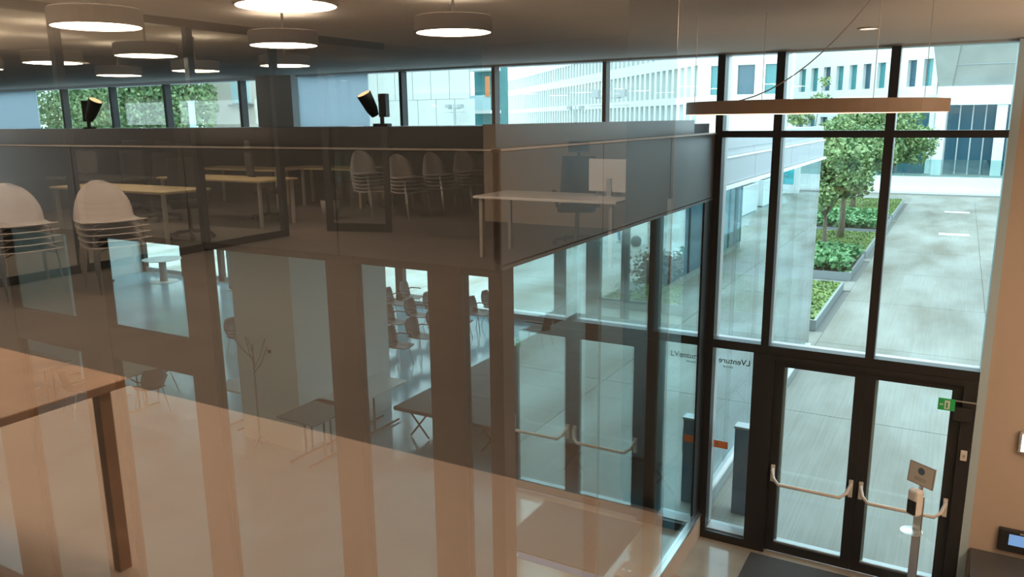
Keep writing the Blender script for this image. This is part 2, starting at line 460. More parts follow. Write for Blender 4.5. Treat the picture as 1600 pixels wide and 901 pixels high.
# ---- window_7: outer side glazing of the hall along the courtyard
w7 = struct('window_7')
XO = -2.46
oy = [9.05, 10.3, 11.7, 13.1, 14.5, 15.75, 17.0]
for a, b in zip(oy, oy[1:]):
    box(XO-0.03, XO, a+0.006, b-0.006, 0.30, 4.14).build('pane', 'g_out', w7)
    box(XO-0.05, XO-0.031, b-0.01, b+0.01, 0.30, 4.14).build('glazing_joint', 'black', w7)
box(XO-0.10, XO+0.05, 9.0, 17.0, 0.26, 0.30).build('base_rail', 'whiteline', w7)
box(XO-0.10, XO+0.004, 9.0, 17.0, 0.0, 0.26).build('plinth', 'kerb', w7)
fo = struct('wall_outer')
for a, b in zip((9.05, 11.0, 13.6, 15.3), (11.0, 13.6, 15.3, 17.05)):
    box(XO-0.08, XO+0.03, a+0.006, b-0.006, 4.20, 4.51).build('fascia_panel', 'fascia_out', fo)
    box(XO-0.08, XO-0.0, a+0.006, b-0.006, 4.54, 4.80).build('fascia_panel', 'fascia_out', fo)
box(XO-0.08, XO+0.05, 9.05, 17.05, 4.515, 4.535).build('edge_trim', 'whiteline', fo)
box(XO-0.08, XO+0.08, 9.05, 17.1, 4.15, 4.19).build('edge_trim', 'whiteline', fo)
# ---- window_8: gallery glazing right in front of the viewer, in which the office behind is mirrored
w8 = struct('window_8')
box(-9.5, -0.195, 0.600, 0.6015, 3.42, 5.67).build('pane', 'g_near', w8)
box(-9.5, -0.195, 0.59, 0.615, 3.40, 3.43).build('bottom_rail', 'steel', w8)

# ---- doors
def door(n, x0, x1):
    d = struct('door_%d' % n)
    y0, y1 = 8.75, 8.81
    box(x0, x0+0.10, y0, y1, 0.02, 2.34).build('stile', 'black', d)
    box(x1-0.10, x1, y0, y1, 0.02, 2.34).build('stile', 'black', d)
    box(x0+0.10, x1-0.10, y0, y1, 0.02, 0.13).build('bottom_rail', 'black', d)
    box(x0+0.10, x1-0.10, y0+0.02, y1+0.05, 0.13, 0.145).build('glazing_bead', 'alu', d)
    box(x0+0.10, x0+0.125, y1, y1+0.05, 0.13, 2.27).build('glazing_bead', 'alu', d)
    box(x0+0.10, x1-0.10, y0, y1, 2.27, 2.34).build('top_rail', 'black', d)
    box(x0+0.10, x1-0.10, 8.775, 8.785, 0.145, 2.27).build('pane', 'g_c', d)
    a, b = x0+0.05, x1-0.05
    pb = MB().tube([(a,8.74,1.06),(a,8.69,1.05),(a+0.03,8.63,0.98),(a+0.09,8.60,0.93),(b-0.09,8.60,0.93),(b-0.03,8.63,0.98),(b,8.69,1.05),(b,8.74,1.06)], 0.02, 10).build('push_bar', 'bar', d, smooth=True)
    for q in (a, b):
        box(q-0.022, q+0.022, 8.715, 8.748, 0.90, 1.10).build('bar_bracket', 'bar', pb, bevel=0.006)
door(1, -1.60, -0.671)
door(2, -0.669, 0.24)

# ================================================================== LIGHTS AND LAMPS
def disc_lamp(name, label, loc, r, ceil, power, group=None, h=0.12, lit='lit', up=0.22):
    t = thing(name, label, 'lamp', loc, 0, group)
    MB().lathe([(r*0.985, 0.004), (r, 0.0), (r, h), (r*0.97, h+0.012), (0.0, h+0.012)], 40).build('housing', 'lampwhite', t, smooth=False)
    MB().lathe([(r*0.975, 0.006), (0.0, 0.006)], 40).build('diffuser', lit, t)
    MB().tube([(0,0,h+0.01), (0,0,ceil-loc[2])], 0.014, 8).build('stem', 'post', t)
    ld = bpy.data.lights.new('lamp_light', 'AREA'); ld.shape = 'DISK'; ld.size = r*1.9; ld.energy = power; ld.color = WARM
    lo = bpy.data.objects.new('lamp_light', ld); C.objects.link(lo); lo.parent = t; lo.location = (0, 0, -0.012)
    lu = ld.copy(); lu.energy = power*up
    lo = bpy.data.objects.new('added_uplight', lu); C.objects.link(lo); lo.parent = t; lo.location = (0, 0, h+0.02); lo.rotation_euler = (PI, 0, 0)  # upward light added only to brighten the ceilings
    return t
names = ['nearest', 'second', 'third', 'fourth', 'fifth']
k = 0
for yv, zz, row in ((4.25, 5.8, 'office row just behind the gallery glass'), (6.35, 5.8, 'second office row from the gallery glass'), (8.6, 5.8, 'third office row from the gallery glass')):
    for i, x in enumerate((-4.2, -6.35, -8.6, -10.5, -12.4)):
        if yv > 8 and i in (0, 1): continue
        if yv < 5 and i > 2: continue
        disc_lamp('pendant_lamp', 'white disc lamp, %s, %s from the doors' % (row, names[i]),
                  (x, 1.2-yv, zz), 0.36, 6.3, OFFICE_W, 'disc pendants over the office')
for i, x in enumerate((-0.3, -2.4, -4.5, -6.6)):  # row out of view, added to light the floor by the pane
    disc_lamp('pendant_lamp', 'added out-of-view disc lamp over the gallery floor, %s from the doors' % names[i],
              (x, -0.75, 5.8), 0.36, 6.3, OFFICE_W*1.2, 'added lamps over the gallery')
for i, (x, y) in enumerate(((2.6, 3.0), (2.6, 6.2), (5.0, 4.6), (-6.8, 2.1), (-11.0, 2.1))):  # unseen lamps added to light the beige wall, ceiling and hall front
    disc_lamp('pendant_lamp', 'added out-of-view disc lamp high in the lobby, %s' % ('second nearest the beige wall', 'nearest the beige wall', 'rightmost of all', 'before the hall front', 'leftmost before the hall front')[i],
              (x, y, 4.7), 0.40, 5.67, LOBBY_W if x > 0 else 9.0, 'added lamps of the lobby', up=3.0 if x > 0 else 5.0)
# ring luminaire
t = thing('ring_lamp', 'large bronze ring pendant lamp with a lit underside before the tall front windows', 'lamp', (-0.80, 5.0, 5.015))
rr = 0.72
MB().lathe([(rr, 0.0), (rr, 0.07), (rr-0.05, 0.07), (rr-0.05, 0.0)], 64).build('band', 'lampbrown', t)
MB().lathe([(rr-0.003, -0.002), (rr-0.047, -0.002)], 64).build('diffuser', 'ringlit', t)
for q in (0.6, 2.2, 3.7, 5.3):
    MB().tube([((rr-0.025)*math.cos(q), (rr-0.025)*math.sin(q), 0.065), ((rr-0.025)*math.cos(q), (rr-0.025)*math.sin(q), 0.66)], 0.0022, 5).build('suspension_wire', 'steel', t)
pts = []
for i in range(13):
    u = i/12; pts.append((-0.45+0.80*u, 0.2*u-0.4, 0.06+0.60*u*u))
MB().tube(pts, 0.004, 6).build('power_cord', 'lampwhite', t)
# ceiling downlight
t = thing('downlight', 'small round recessed downlight in the beige ceiling above the front windows', 'lamp', (-0.73, 7.0, 5.67))
MB().lathe([(0.085, 0.0), (0.085, -0.008), (0.07, -0.012), (0.07, 0.0)], 24).build('bezel', 'lampwhite', t)
MB().lathe([(0.069, -0.006), (0.0, -0.006)], 24).build('lens', 'down', t)
# roof spotlights
def spot(loc, label, az, s=1.0):
    t = thing('spotlight', label, 'spotlight', loc, az, 'spotlights on the hall roof')
    box(-0.11*s, 0.11*s, -0.09*s, 0.09*s, 0.0, 0.05*s).build('base', 'dark', t, bevel=0.006)
    MB().tube([(0,0,0.05*s), (0,0,0.16*s)], 0.03*s, 10).build('stem', 'dark', t)
    box(-0.02*s, 0.09*s, -0.075*s, 0.075*s, 0.14*s, 0.46*s).build('driver_box', 'dark', t, bevel=0.006)
    d = Vector((-0.36, -0.42, 1)).normalized(); p = Vector((-0.10*s, 0, 0.16*s))
    barrel = MB().tube([p, p+d*0.10*s, p+d*0.34*s], [0.055*s, 0.085*s, 0.105*s], 20).build('barrel', 'dark', t, smooth=False)
    MB().tube([p+d*0.342*s, p+d*0.346*s], 0.092*s, 20).build('lens', 'spot', barrel)
spot((-5.76, 7.2, 4.93), 'black roof spotlight tilted to the left with an amber lens, before the white panels', 0.3, 0.8)
spot((-8.72, 5.6, 4.93), 'black roof spotlight before the trees, leftmost of the two', 2.6, 0.72)

# ================================================================== LOBBY THINGS
# sanitiser stand
t = thing('sanitizer_stand', 'hand sanitizer stand with tilted sign and drip tray before the right door', 'stand', (-0.04, 7.75, 0), -0.6)
box(-0.16, 0.16, -0.16, 0.16, 0, 0.012).build('base_plate', 'steel', t, bevel=0.003)
box(-0.04, 0.04, -0.012, 0.012, 0.012, 1.52).build('pole', 'steel', t, bevel=0.003)
MB().lathe([(0.0, 1.165), (0.08, 1.166), (0.10, 1.178), (0.095, 1.178), (0.08, 1.172), (0.0, 1.171)], 24, (0, -0.075, 0)).build('drip_tray', 'steel', t, smooth=True)
dsp = box(-0.055, 0.055, -0.115, -0.013, 1.34, 1.60).build('dispenser', 'top', t, bevel=0.025)
box(-0.045, 0.045, -0.119, -0.10, 1.36, 1.50).build('dispenser_window', 'dark', dsp, bevel=0.008)
sg = MB().hexa([(-0.13,-0.03,1.63),(0.13,-0.03,1.63),(0.13,-0.015,1.63),(-0.13,-0.015,1.63),(-0.13,-0.01,1.83),(0.13,-0.01,1.83),(0.13,0.005,1.83),(-0.13,0.005,1.83)]).build('sign', 'greytop', t)
box(-0.015, 0.015, -0.01, 0.008, 1.52, 1.64).build('sign_neck', 'steel', t)
ang = math.radians(90) - math.atan2(0.02, 0.2)
MB().hexa([(-0.12,-0.0315,1.638),(0.12,-0.0315,1.638),(0.12,-0.029,1.638),(-0.12,-0.029,1.638),(-0.12,-0.0131,1.822),(0.12,-0.0131,1.822),(0.12,-0.0106,1.822),(-0.12,-0.0106,1.822)]).build('sign_sheet', 'bar', sg)
dot = MB().lathe([(0.034, 0.0), (0.034, 0.003), (0.0, 0.003)], 24).build('round_emblem', 'bollard', sg)
dot.location = (0, -0.0185, 1.765); dot.rotation_euler = (ang, 0, 0)
for zz in (1.675, 1.695):
    yy = -0.0315+0.0184*(zz-1.638)/0.184
    box(-0.06, 0.06, yy-0.0015, yy-0.0003, zz, zz+0.005).build('print_line', 'greytop', sg)
t = thing('wooden_step', 'low brown wooden block against the base of the side glazing', 'block', (-2.05, 7.45, 0))
box(-0.28, 0.18, -0.16, 0.16, 0.0, 0.10).build('block', 'brownwood', t, bevel=0.008)
for x in (0.05, 0.12):
    MB().lathe([(0.014, 0.10), (0.014, 0.106), (0.0, 0.108)], 12, (x, -0.02, 0)).build('screw_cap', 'steel', t)
# door mat
tag(box(-1.72, -0.35, 7.35, 8.62, 0.001, 0.014).build('door_mat', 'mat', bevel=0.004), 'charcoal door mat on the lobby floor inside the glass doors', 'mat')
# floor sticker
t = thing('floor_sticker', 'blue direction stripe with white arrows stuck on the lobby floor', 'sticker', (-0.85, 7.95, 0))
MB().box(-1.5, 0.6, -0.72, -0.62, 0.0, 0.003).build('stripe', 'blue', t)
for x in (-0.9, 0.2):
    MB().hexa([(x-0.02,-0.71,0.0031),(x+0.02,-0.71,0.0031),(x+0.02,-0.66,0.0031),(x-0.02,-0.66,0.0031),(x-0.02,-0.71,0.004),(x+0.02,-0.71,0.004),(x+0.02,-0.66,0.004),(x-0.02,-0.66,0.004)]).build('arrow', 'paperwhite', t)
# exit sign: box on bracket from the right post
t = thing('exit_sign', 'green emergency exit sign beside the top of the right door', 'sign', (0.10, 8.62, 2.155))
box(-0.075, 0.075, -0.012, 0.012, -0.06, 0.06).build('sign_body', 'green', t, bevel=0.003)
box(-0.018, 0.03, -0.0145, -0.0122, -0.045, 0.045).build('door_symbol', 'paperwhite', t)
box(-0.004, 0.012, -0.0165, -0.0147, -0.03, 0.025).build('figure_symbol', 'green', t)
box(-0.06, -0.03, -0.0145, -0.0122, -0.006, 0.006).build('arrow_symbol', 'paperwhite', t)
box(0.075, 0.26, -0.006, 0.006, 0.046, 0.058).build('bracket', 'steel', t)
tag(box(0.17, 0.33, 8.63, 8.698, 1.99, 2.13).build('door_closer', 'dark', bevel=0.008), 'black door closer box on the frame beside the exit sign', 'door closer')
t = thing('access_reader', 'small beige access reader on the dark frame right of the doors', 'reader', (0.30, 8.698, 1.62))
box(-0.03, 0.03, -0.02, 0.0, -0.055, 0.055).build('body', 'bar', t, bevel=0.006)
box(-0.012, 0.012, -0.023, -0.02, -0.02, 0.01).build('button', 'lampwhite', t)
# wall lamp / intercom on the beige wall
t = thing('wall_lamp', 'lit white wall lamp on the beige wall at the right edge', 'lamp', (0.84, 8.719, 1.86))
box(-0.095, 0.10, -0.05, 0.0, -0.11, 0.11).build('housing', 'lampwhite', t, bevel=0.01)
box(-0.07, 0.10, -0.054, -0.05, -0.09, 0.09).build('diffuser', 'walllit', t)
t = thing('alarm_panel', 'black alarm control panel with a blue screen on the beige wall', 'control panel', (0.92, 8.719, 0.80))
box(-0.24, 0.26, -0.05, 0.0, -0.11, 0.13).build('housing', 'dark', t, bevel=0.012)
box(-0.15, 0.02, -0.054, -0.05, -0.03, 0.085).build('screen', 'screen', t)
for i in range(4):
    for j in range(2):
        box(0.05+0.045*i, 0.082+0.045*i, -0.0545, -0.05, -0.06+0.06*j, -0.03+0.06*j).build('key', 'greytop', t)
box(-0.06, -0.0, -0.0545, -0.05, 0.1, 0.112).build('indicator', 'lampwhite', t)
t = thing('low_cabinet', 'dark low cabinet against the beige wall below the control panel', 'cabinet', (1.35, 8.30, 0))
box(-0.88, 1.0, -0.36, 0.40, 0.06, 0.60).build('body', 'dark', t, bevel=0.01)
box(-0.90, 1.02, -0.38, 0.41, 0.60, 0.63).build('top', 'stage', t, bevel=0.006)
box(-0.8, 0.95, -0.30, 0.38, 0, 0.06).build('plinth', 'dark', t)
for x in (-0.86, 0.08):
    box(x, x+0.90, -0.378, -0.361, 0.08, 0.58).build('door', 'dark', t)
# lettering and sticker on the side light
lt = thing('window_lettering', 'grey vinyl company lettering on the narrow side window, mirrored from inside', 'lettering', (-2.03, 8.918, 2.17))
text('LVenture', 0.098, 'word', 'textgrey', (-0.06, 0, 0), (PI/2, 0, PI), lt)
text('GROUP', 0.035, 'word', 'textgrey', (-0.13, 0, -0.055), (PI/2, 0, PI), lt)
t = thing('window_sticker', 'orange warning label low on the narrow side window', 'sticker', (-2.2, 8.903, 1.15))
box(-0.085, 0.085, -0.001, 0.001, -0.045, 0.045).build('label_sheet', 'orange', t)
box(-0.06, -0.03, -0.002, -0.0011, -0.02, 0.02).build('print_mark', 'brownwood', t)

# ================================================================== HALL INTERIOR
# white block of walls
wb = struct('wall_block')
box(-9.75, -8.48, 8.28, 8.40, 0, 4.1).build('face', 'white', wb)
box(-8.60, -8.48, 8.40, 10.5, 0, 4.1).build('face', 'white', wb)
box(-9.75, -8.60, 8.40, 10.5, 0, 4.1).build('core', 'white', wb)
tag(box(-8.475, -8.46, 9.7, 9.82, 0.32, 0.46).build('wall_socket', 'dark', bevel=0.003), 'dark socket box low on the white wall block', 'socket')
tag(MB().lathe([(0.03, 0), (0.03, 0.02), (0.0, 0.02)], 16).build('wall_button', 'dark'), 'small dark round button on the white wall block', 'button')
ob = C.objects['wall_button']; ob.location = (-9.0, 8.26, 1.55); ob.rotation_euler = (PI/2, 0, 0)
smesh(box(-17.4, -14.1, 8.3, 8.45, 0, 4.1), 'wall_middle', 'white')
# column
t = thing('column', 'round grey column near the far end of the hall', 'column', (-18.95, 16.3, 0))
MB().lathe([(0.24, 0), (0.24, 4.1)], 24).build('shaft', 'greytop', t, smooth=True)
MB().lathe([(0.27, 0), (0.27, 0.03), (0.24, 0.05)], 24).build('collar', 'steel', t, smooth=True)

def hall_chair(label, loc, rz):
    t = thing('armchair', label, 'chair', loc, rz, 'shell armchairs set out in the hall')
    # faces local +x
    def seat(u, v):
        x = -0.20+0.46*u; y = (v-0.5)*(0.46 - 0.06*abs(2*u-1))
        return (x, y, 0.455 - 0.025*math.sin(PI*u)*1.0 + 0.03*(2*v-1)**2 - 0.05*max(0, u-0.8)*2)
    MB().grid(seat, 8, 6).build('seat', 'shell', t, smooth=True, solid=0.014)
    def back(u, v):
        z = 0.47+0.37*u; w = 0.44*(1-0.30*max(0, (u-0.55)/0.45)**2); w *= (0.80+0.2*min(1, u/0.35))
        y = (v-0.5)*w
        return (-0.20-0.09*u - 0.045*math.sin(PI*u)*0.6 + 0.06*(2*v-1)**2, y, z)
    MB().grid(back, 8, 6).build('backrest', 'shell', t, smooth=True, solid=0.014)
    for sgn in (-1, 1):
        y = 0.26*sgn
        MB().tube([(-0.22, 0.19*sgn, 0.62), (-0.16, y, 0.645), (0.10, y, 0.65), (0.14, y*0.97, 0.64)], 0.014, 8).build('armrest', 'shell', t, smooth=True)
        MB().tube([(0.12, 0.17*sgn, 0.43), (0.20, 0.22*sgn, 0.0)], 0.010, 6).build('leg', 'chrome', t)
        MB().tube([(-0.12, 0.17*sgn, 0.43), (-0.24, 0.22*sgn, 0.0)], 0.010, 6).build('leg', 'chrome', t)
    return t
first = None
cols = [(-9.75, 'row nearest the stage'), (-11.0, 'second row from the stage'), (-12.25, 'third row from the stage'), (-13.4, 'fourth row from the stage')]
ordn = ['first', 'second', 'third', 'fourth', 'fifth', 'sixth', 'seventh']
for x, row in cols:
    for j in range(6):
        y = 12.45+0.76*j
        if x < -13 and j > 3: continue
        lab = 'grey shell armchair in the %s, %s from the white wall block' % (row, ordn[j])
        L = (x+random.uniform(-.06, .06), y+random.uniform(-.04, .04), 0); a = random.uniform(-.1, .1)
        if first is None: first = hall_chair(lab, L, a)
        else: dup(first, L, a, lab)
for i, (x, y, a, lab) in enumerate(((-13.3, 11.4, 0.2, 'grey shell armchair half hidden behind the left edge of the white wall block'),
        (-12.1, 8.3, 2.9, 'grey shell armchair at the right end of the wooden hall table'),
        (-12.8, 9.0, -1.6, 'grey shell armchair behind the wooden hall table'),
        (-13.2, 7.7, 1.4, 'grey shell armchair on the near side of the wooden hall table'),
        (-6.9, 13.2, PI, 'grey shell armchair standing on the stage deck'))):
    dup(first, (x, y, 0.52 if i == 4 else 0), a, lab)
def table(label, loc, lx, ly, h=0.74, top='top', leg='dark', name='folding_table', rz=0, cat='table', group=None):
    t = thing(name, label, cat, loc, rz, group)
    box(-lx/2, lx/2, -ly/2, ly/2, h-0.03, h).build('tabletop', top, t, bevel=0.004)
    for sx in (-1, 1):
        x = sx*(lx/2-0.18)
        for sy in (-0.07, 0.07):
            MB().tube([(x, sy, h-0.03), (x, sy, 0.05)], 0.016, 8).build('leg', leg, t)
        MB().tube([(x, -ly/2+0.05, 0.035), (x, ly/2-0.05, 0.035)], 0.018, 8).build('foot', leg, t)
    return t
table('white folding table left of the white wall block', (-10.12, 8.85, 0), 0.66, 1.1)
table('white folding table just right of the white wall block', (-8.1, 9.3, 0), 0.7, 1.5)
table('grey folding table in front of the white wall block', (-8.1, 8.25, 0), 0.75, 0.9, top='greytop')
table('wooden hall table with pale legs behind the transom', (-12.75, 8.3, 0), 1.2, 0.75, top='brownwood', leg='wood', name='hall_table')
table('grey table at the left end of the hall front', (-14.6, 7.7, 0), 1.4, 0.8, top='greytop')
t = thing('round_table', 'white round table on a column foot near the end glazing', 'table', (-22.1, 16.1, 0))
MB().lathe([(0.0, 0.715), (0.56, 0.715), (0.6, 0.725), (0.6, 0.74), (0.0, 0.742)], 32).build('tabletop', 'top', t)
MB().lathe([(0.12, 0.02), (0.11, 0.715)], 20).build('pedestal', 'greytop', t, smooth=True)
MB().lathe([(0.44, 0.0), (0.44, 0.012), (0.12, 0.025)], 28).build('foot', 'top', t)
t = thing('flip_table', 'small white flip top table on castors by the left white wall', 'table', (-23.5, 15.05, 0), 0.2)
box(-0.35, 0.35, -0.3, 0.3, 0.71, 0.74).build('tabletop', 'top', t, bevel=0.004)
MB().tube([(0,0,0.71),(0,0,0.08)], 0.025, 8).build('leg', 'dark', t)
box(-0.03, 0.03, -0.28, 0.28, 0.05, 0.08).build('foot', 'dark', t)
for s_ in (-0.26, 0.26):
    MB().tube([(-0.02, s_, 0.03), (0.02, s_, 0.03)], 0.03, 10).build('castor', 'dark', t)
# coat stand
t = thing('coat_stand', 'thin metal coat stand with branching arms before the white wall block', 'coat stand', (-9.0, 7.93, 0))
MB().tube([(0,0,0), (0,0,1.75)], [0.016, 0.012], 8).build('pole', 'greytop', t)
for q in range(5):
    a = q*2*PI/5+0.3
    MB().tube([(0,0,1.3+0.07*q), (0.12*math.cos(a),0.12*math.sin(a),1.45+0.07*q), (0.25*math.cos(a),0.25*math.sin(a),1.72+0.05*q)], 0.010, 6).build('branch', 'greytop', t)
for q in range(3):
    a = q*2*PI/3+0.5
    MB().tube([(0,0,0.30), (0.30*math.cos(a),0.30*math.sin(a),0.01)], 0.012, 6).build('leg', 'greytop', t)
# stage of decks with folding legs
for j in range(7):
    y0 = 9.45+1.0*j
    t = thing('stage_deck', 'dark grey stage deck on folding legs, %s from the hall front' % ordn[j], 'stage', (-7.6, y0, 0), 0, 'stage decks along the side glazing')
    box(0.0, 4.6, 0.003, 0.997, 0.44, 0.50).build('deck', 'stage', t, bevel=0.006)
    for x in (0.25, 1.6, 3.0, 4.3):
        MB().tube([(x, 0.1, 0.44), (x+0.35, 0.12, 0.02)], 0.015, 6).build('leg', 'dark', t)
        MB().tube([(x+0.35, 0.1, 0.44), (x, 0.12, 0.02)], 0.015, 6).build('leg', 'dark', t)

# ================================================================== OFFICE BEHIND THE VIEWER (seen mirrored in the gallery glass)
def V(x, yv, z): return (x, 1.2-yv, z)      # a place behind the viewer from its mirror image
FZ = 3.4
wp = struct('wall_partition')
px = -8.35
for yv in (3.4, 5.1, 6.75, 8.12):
    q = V(px, yv, 0); box(px-0.04, px+0.04, q[1]-0.045, q[1]+0.045, FZ, 6.25).build('post', 'black', wp)
for a, b in ((3.4, 5.1), (5.1, 6.75), (6.75, 8.12)):
    ya, yb = 1.2-a, 1.2-b
    box(px-0.03, px+0.03, yb+0.045, ya-0.045, FZ, FZ+0.09).build('bottom_rail', 'black', wp)
    box(px-0.004, px+0.004, yb+0.045, ya-0.045, FZ+0.09, 6.13).build('pane', 'g_plain', wp)
box(px-0.06, px+0.06, 1.2-10.5, 1.2-2.0, 6.13, 6.25).build('head_rail', 'black', wp)
smesh(box(-7.6, 6.9, -12, -2.0, 6.12, 6.28), 'trim_3', 'white')
smesh(box(-6.6, -2.75, 1.2-10.9, 1.2-10.75, FZ, 6.12), 'wall_partition', 'plaster')
d3 = struct('door_3')
p0 = Vector((-8.17, 1.2-8.82)); p1 = Vector((-7.2, 1.2-9.12)); du = (p1-p0).normalized(); dv = Vector((-du.y, du.x)); wl = (p1-p0).length
MB().obox(p0, du, dv, 0.10, 0.05, FZ, 5.75).build('stile', 'black', d3)
MB().obox(p0+du*(wl-0.08), du, dv, 0.08, 0.05, FZ, 5.75).build('stile', 'black', d3)
MB().obox(p0+du*0.1, du, dv, wl-0.18, 0.05, FZ, FZ+0.12).build('bottom_rail', 'black', d3)
MB().obox(p0+du*0.1, du, dv, wl-0.18, 0.05, 5.65, 5.75).build('top_rail', 'black', d3)
MB().obox(p0+du*0.1+dv*0.02, du, dv, wl-0.18, 0.008, FZ+0.12, 5.65).build('pane', 'g_plain', d3)

def stack_chair(label, loc, rz):
    t = thing('stacking_chair', label, 'chair', loc, rz, 'white stacking chairs')
    def shell(u, v):
        s_ = u*0.92
        if s_ < 0.45:
            x = 0.24 - s_; z = 0.44 - 0.02*math.sin(PI*s_/0.45); w = 0.56
        else:
            q = (s_-0.45)/0.47; x = -0.21 - 0.03*q - 0.07*q*q + 0.03*math.sin(PI*q); z = 0.44 + 0.37*q
            w = 0.56*math.sqrt(max(0.02, 1-q*q*0.97))
        y = (v-0.5)*w
        return (x + (0.03*(2*v-1)**2 if s_ > 0.45 else 0), y, z + (0.01*(2*v-1)**2 if s_ < 0.45 else 0))
    MB().grid(shell, 16, 6).build('shell', 'whiteshell', t, smooth=True, solid=0.01)
    for sg_ in (-1, 1):
        MB().tube([(0.16, 0.12*sg_, 0.43), (0.20, 0.22*sg_, 0.40), (0.25, 0.25*sg_, 0.0)], 0.008, 6).build('leg', 'chrome', t)
        MB().tube([(-0.14, 0.12*sg_, 0.43), (-0.18, 0.22*sg_, 0.40), (-0.26, 0.25*sg_, 0.0)], 0.008, 6).build('leg', 'chrome', t)
    return t
sfirst = None
stacks = [((-7.72, 4.15), 5, 0.25, 'tall stack nearest the gallery glass'), ((-7.2, 4.75), 5, 0.3, 'stack beside the desks nearest the partition post'),
          ((-8.7, 10.55), 6, 0.2, 'stack just behind the open door'), ((-8.0, 10.65), 5, 0.25, 'second stack behind the open door'),
          ((-7.9, 11.5), 5, 0.2, 'third stack behind the open door'), ((-7.85, 12.4), 5, 0.3, 'fourth stack behind the open door')]
lev = ['bottom', 'second from below', 'third from below', 'fourth from below', 'fifth from below', 'sixth from below']
for (x, yv), n, a, lab in stacks:
    for i in range(n):
        l2 = 'white stacking chair, %s in the %s' % ('topmost' if i == n-1 else lev[i], lab)
        P = V(x, yv, FZ+0.06*i); P = (P[0]-0.012*i, P[1], P[2])
        if sfirst is None: sfirst = stack_chair(l2, P, a)
        else: dup(sfirst, P, a, l2)
def office_chair(label, loc, rz):
    t = thing('office_chair', label, 'chair', loc, rz, 'black office chairs')
    for q in range(5):
        a = q*2*PI/5
        lg = MB().tube([(0,0,0.11), (0.30*math.cos(a),0.30*math.sin(a),0.075)], [0.026, 0.016], 8).build('base_arm', 'dark', t)
        MB().tube([(0.30*math.cos(a)-0.02,0.30*math.sin(a),0.03), (0.30*math.cos(a)+0.02,0.30*math.sin(a),0.03)], 0.03, 10).build('castor', 'dark', lg)
    MB().tube([(0,0,0.1), (0,0,0.44)], [0.03, 0.025], 10).build('gas_lift', 'dark', t)
    box(-0.24, 0.25, -0.24, 0.24, 0.44, 0.52).build('seat', 'fabric', t, bevel=0.03)
    MB().grid(lambda u, v: (-0.22-0.08*u+0.05*(2*v-1)**2-0.03*math.sin(PI*u), (v-0.5)*(0.48-0.06*u), 0.54+0.58*u), 8, 6).build('backrest', 'fabric', t, smooth=True, solid=0.04)
    MB().grid(lambda u, v: (-0.29+0.04*(2*v-1)**2, (v-0.5)*0.26, 1.17+0.14*u), 4, 4).build('headrest', 'fabric', t, smooth=True, solid=0.04)
    MB().tube([(-0.30,0,1.1), (-0.31,0,1.22)], 0.02, 6).build('headrest_stem', 'dark', t)
    for sg_ in (-1, 1):
        MB().tube([(-0.05,0.26*sg_,0.48),(-0.05,0.29*sg_,0.68),(0.16,0.29*sg_,0.70)], 0.022, 8).build('armrest', 'dark', t)
    return t
oc = office_chair('black office chair with headrest behind the white desk nearest the side windows', V(-4.25, 9.2, FZ), 1.2)
dup(oc, V(-3.0, 9.6, FZ), 1.9, 'black office chair at the desk end farthest to the right in the mirror image')
dup(oc, V(-9.45, 7.4, FZ), 0.6, 'black office chair between the chair stacks and the partition')
dup(oc, V(-10.0, 9.4, FZ), -1.0, 'black office chair at the long brown desk behind the partition')
dup(oc, V(-11.6, 8.6, FZ), 1.0, 'black office chair at the far end of the long brown desk')
dup(oc, V(-9.7, 11.9, FZ), 2.0, 'black office chair beside the stacks behind the open door')
dup(oc, V(-13.0, 9.2, FZ), 0.2, 'black office chair by the office side wall')
def desk(label, x0, x1, ya, yb, top='top', leg='lampwhite', z=0.73):
    cx, cy = (x0+x1)/2, 1.2-(ya+yb)/2
    t = thing('desk', label, 'desk', (cx, cy, FZ), 0, 'office desks')
    lx, ly = (x1-x0)/2, (yb-ya)/2
    box(-lx, lx, -ly, ly, z-0.03, z).build('desktop', top, t, bevel=0.004)
    for sx in (-1, 1):
        for sy in (-1, 1):
            box(sx*(lx-0.08)-0.02, sx*(lx-0.08)+0.02, sy*(ly-0.06)-0.022, sy*(ly-0.06)+0.022, 0, z-0.03).build('leg', leg, t)
    return t
desk('white desk with a pale screen on it, nearest the side windows', -4.95, -3.15, 7.8, 8.6)
desk('long brown desk behind the white chair stacks', -11.4, -8.9, 6.6, 7.35, 'wood')
desk('second brown desk behind the long one', -11.6, -9.2, 8.5, 9.3, 'wood')
desk('wooden desk with pale legs by the open door', -11.6, -9.6, 11.3, 12.1, 'wood', 'wood')
desk('brown desk at the rear wall', -13.4, -11.0, 10.6, 11.4, 'wood')
desk('brown meeting table close beside the viewer', -4.2, -2.47, 0.85, 1.62, 'brownwood', 'brownwood')
t = thing('monitor', 'white backed monitor on the white office desk', 'monitor', V(-3.45, 8.35, FZ+0.73), 0.15)
box(-0.28, 0.28, -0.015, 0.015, 0.05, 0.42).build('screen_case', 'top', t, bevel=0.01)
box(-0.03, 0.03, -0.02, 0.03, 0.0, 0.2).build('stand', 'steel', t)
box(-0.11, 0.11, -0.09, 0.09, 0.0, 0.012).build('foot', 'steel', t)
t = thing('blocker', 'tall black box added to block the office reflection at the pane edge', 'blocker', (-0.93, -1.95, FZ))  # added to keep the mirror image dark beside the pane edge
box(-0.20, 0.23, -0.25, 0.25, 0.05, 2.7).build('body', 'dark', t, bevel=0.006)
box(-0.19, 0.22, -0.24, 0.24, 0.0, 0.05).build('plinth', 'dark', t)
for i in range(2):
    dr = box(-0.195+0.21*i, 0.01+0.21*i, 0.251, 0.27, 0.07, 2.68).build('door', 'dark', t)
    box(-0.02+0.05*i, -0.005+0.05*i, 0.271, 0.285, 1.1, 1.3).build('handle', 'steel', dr)
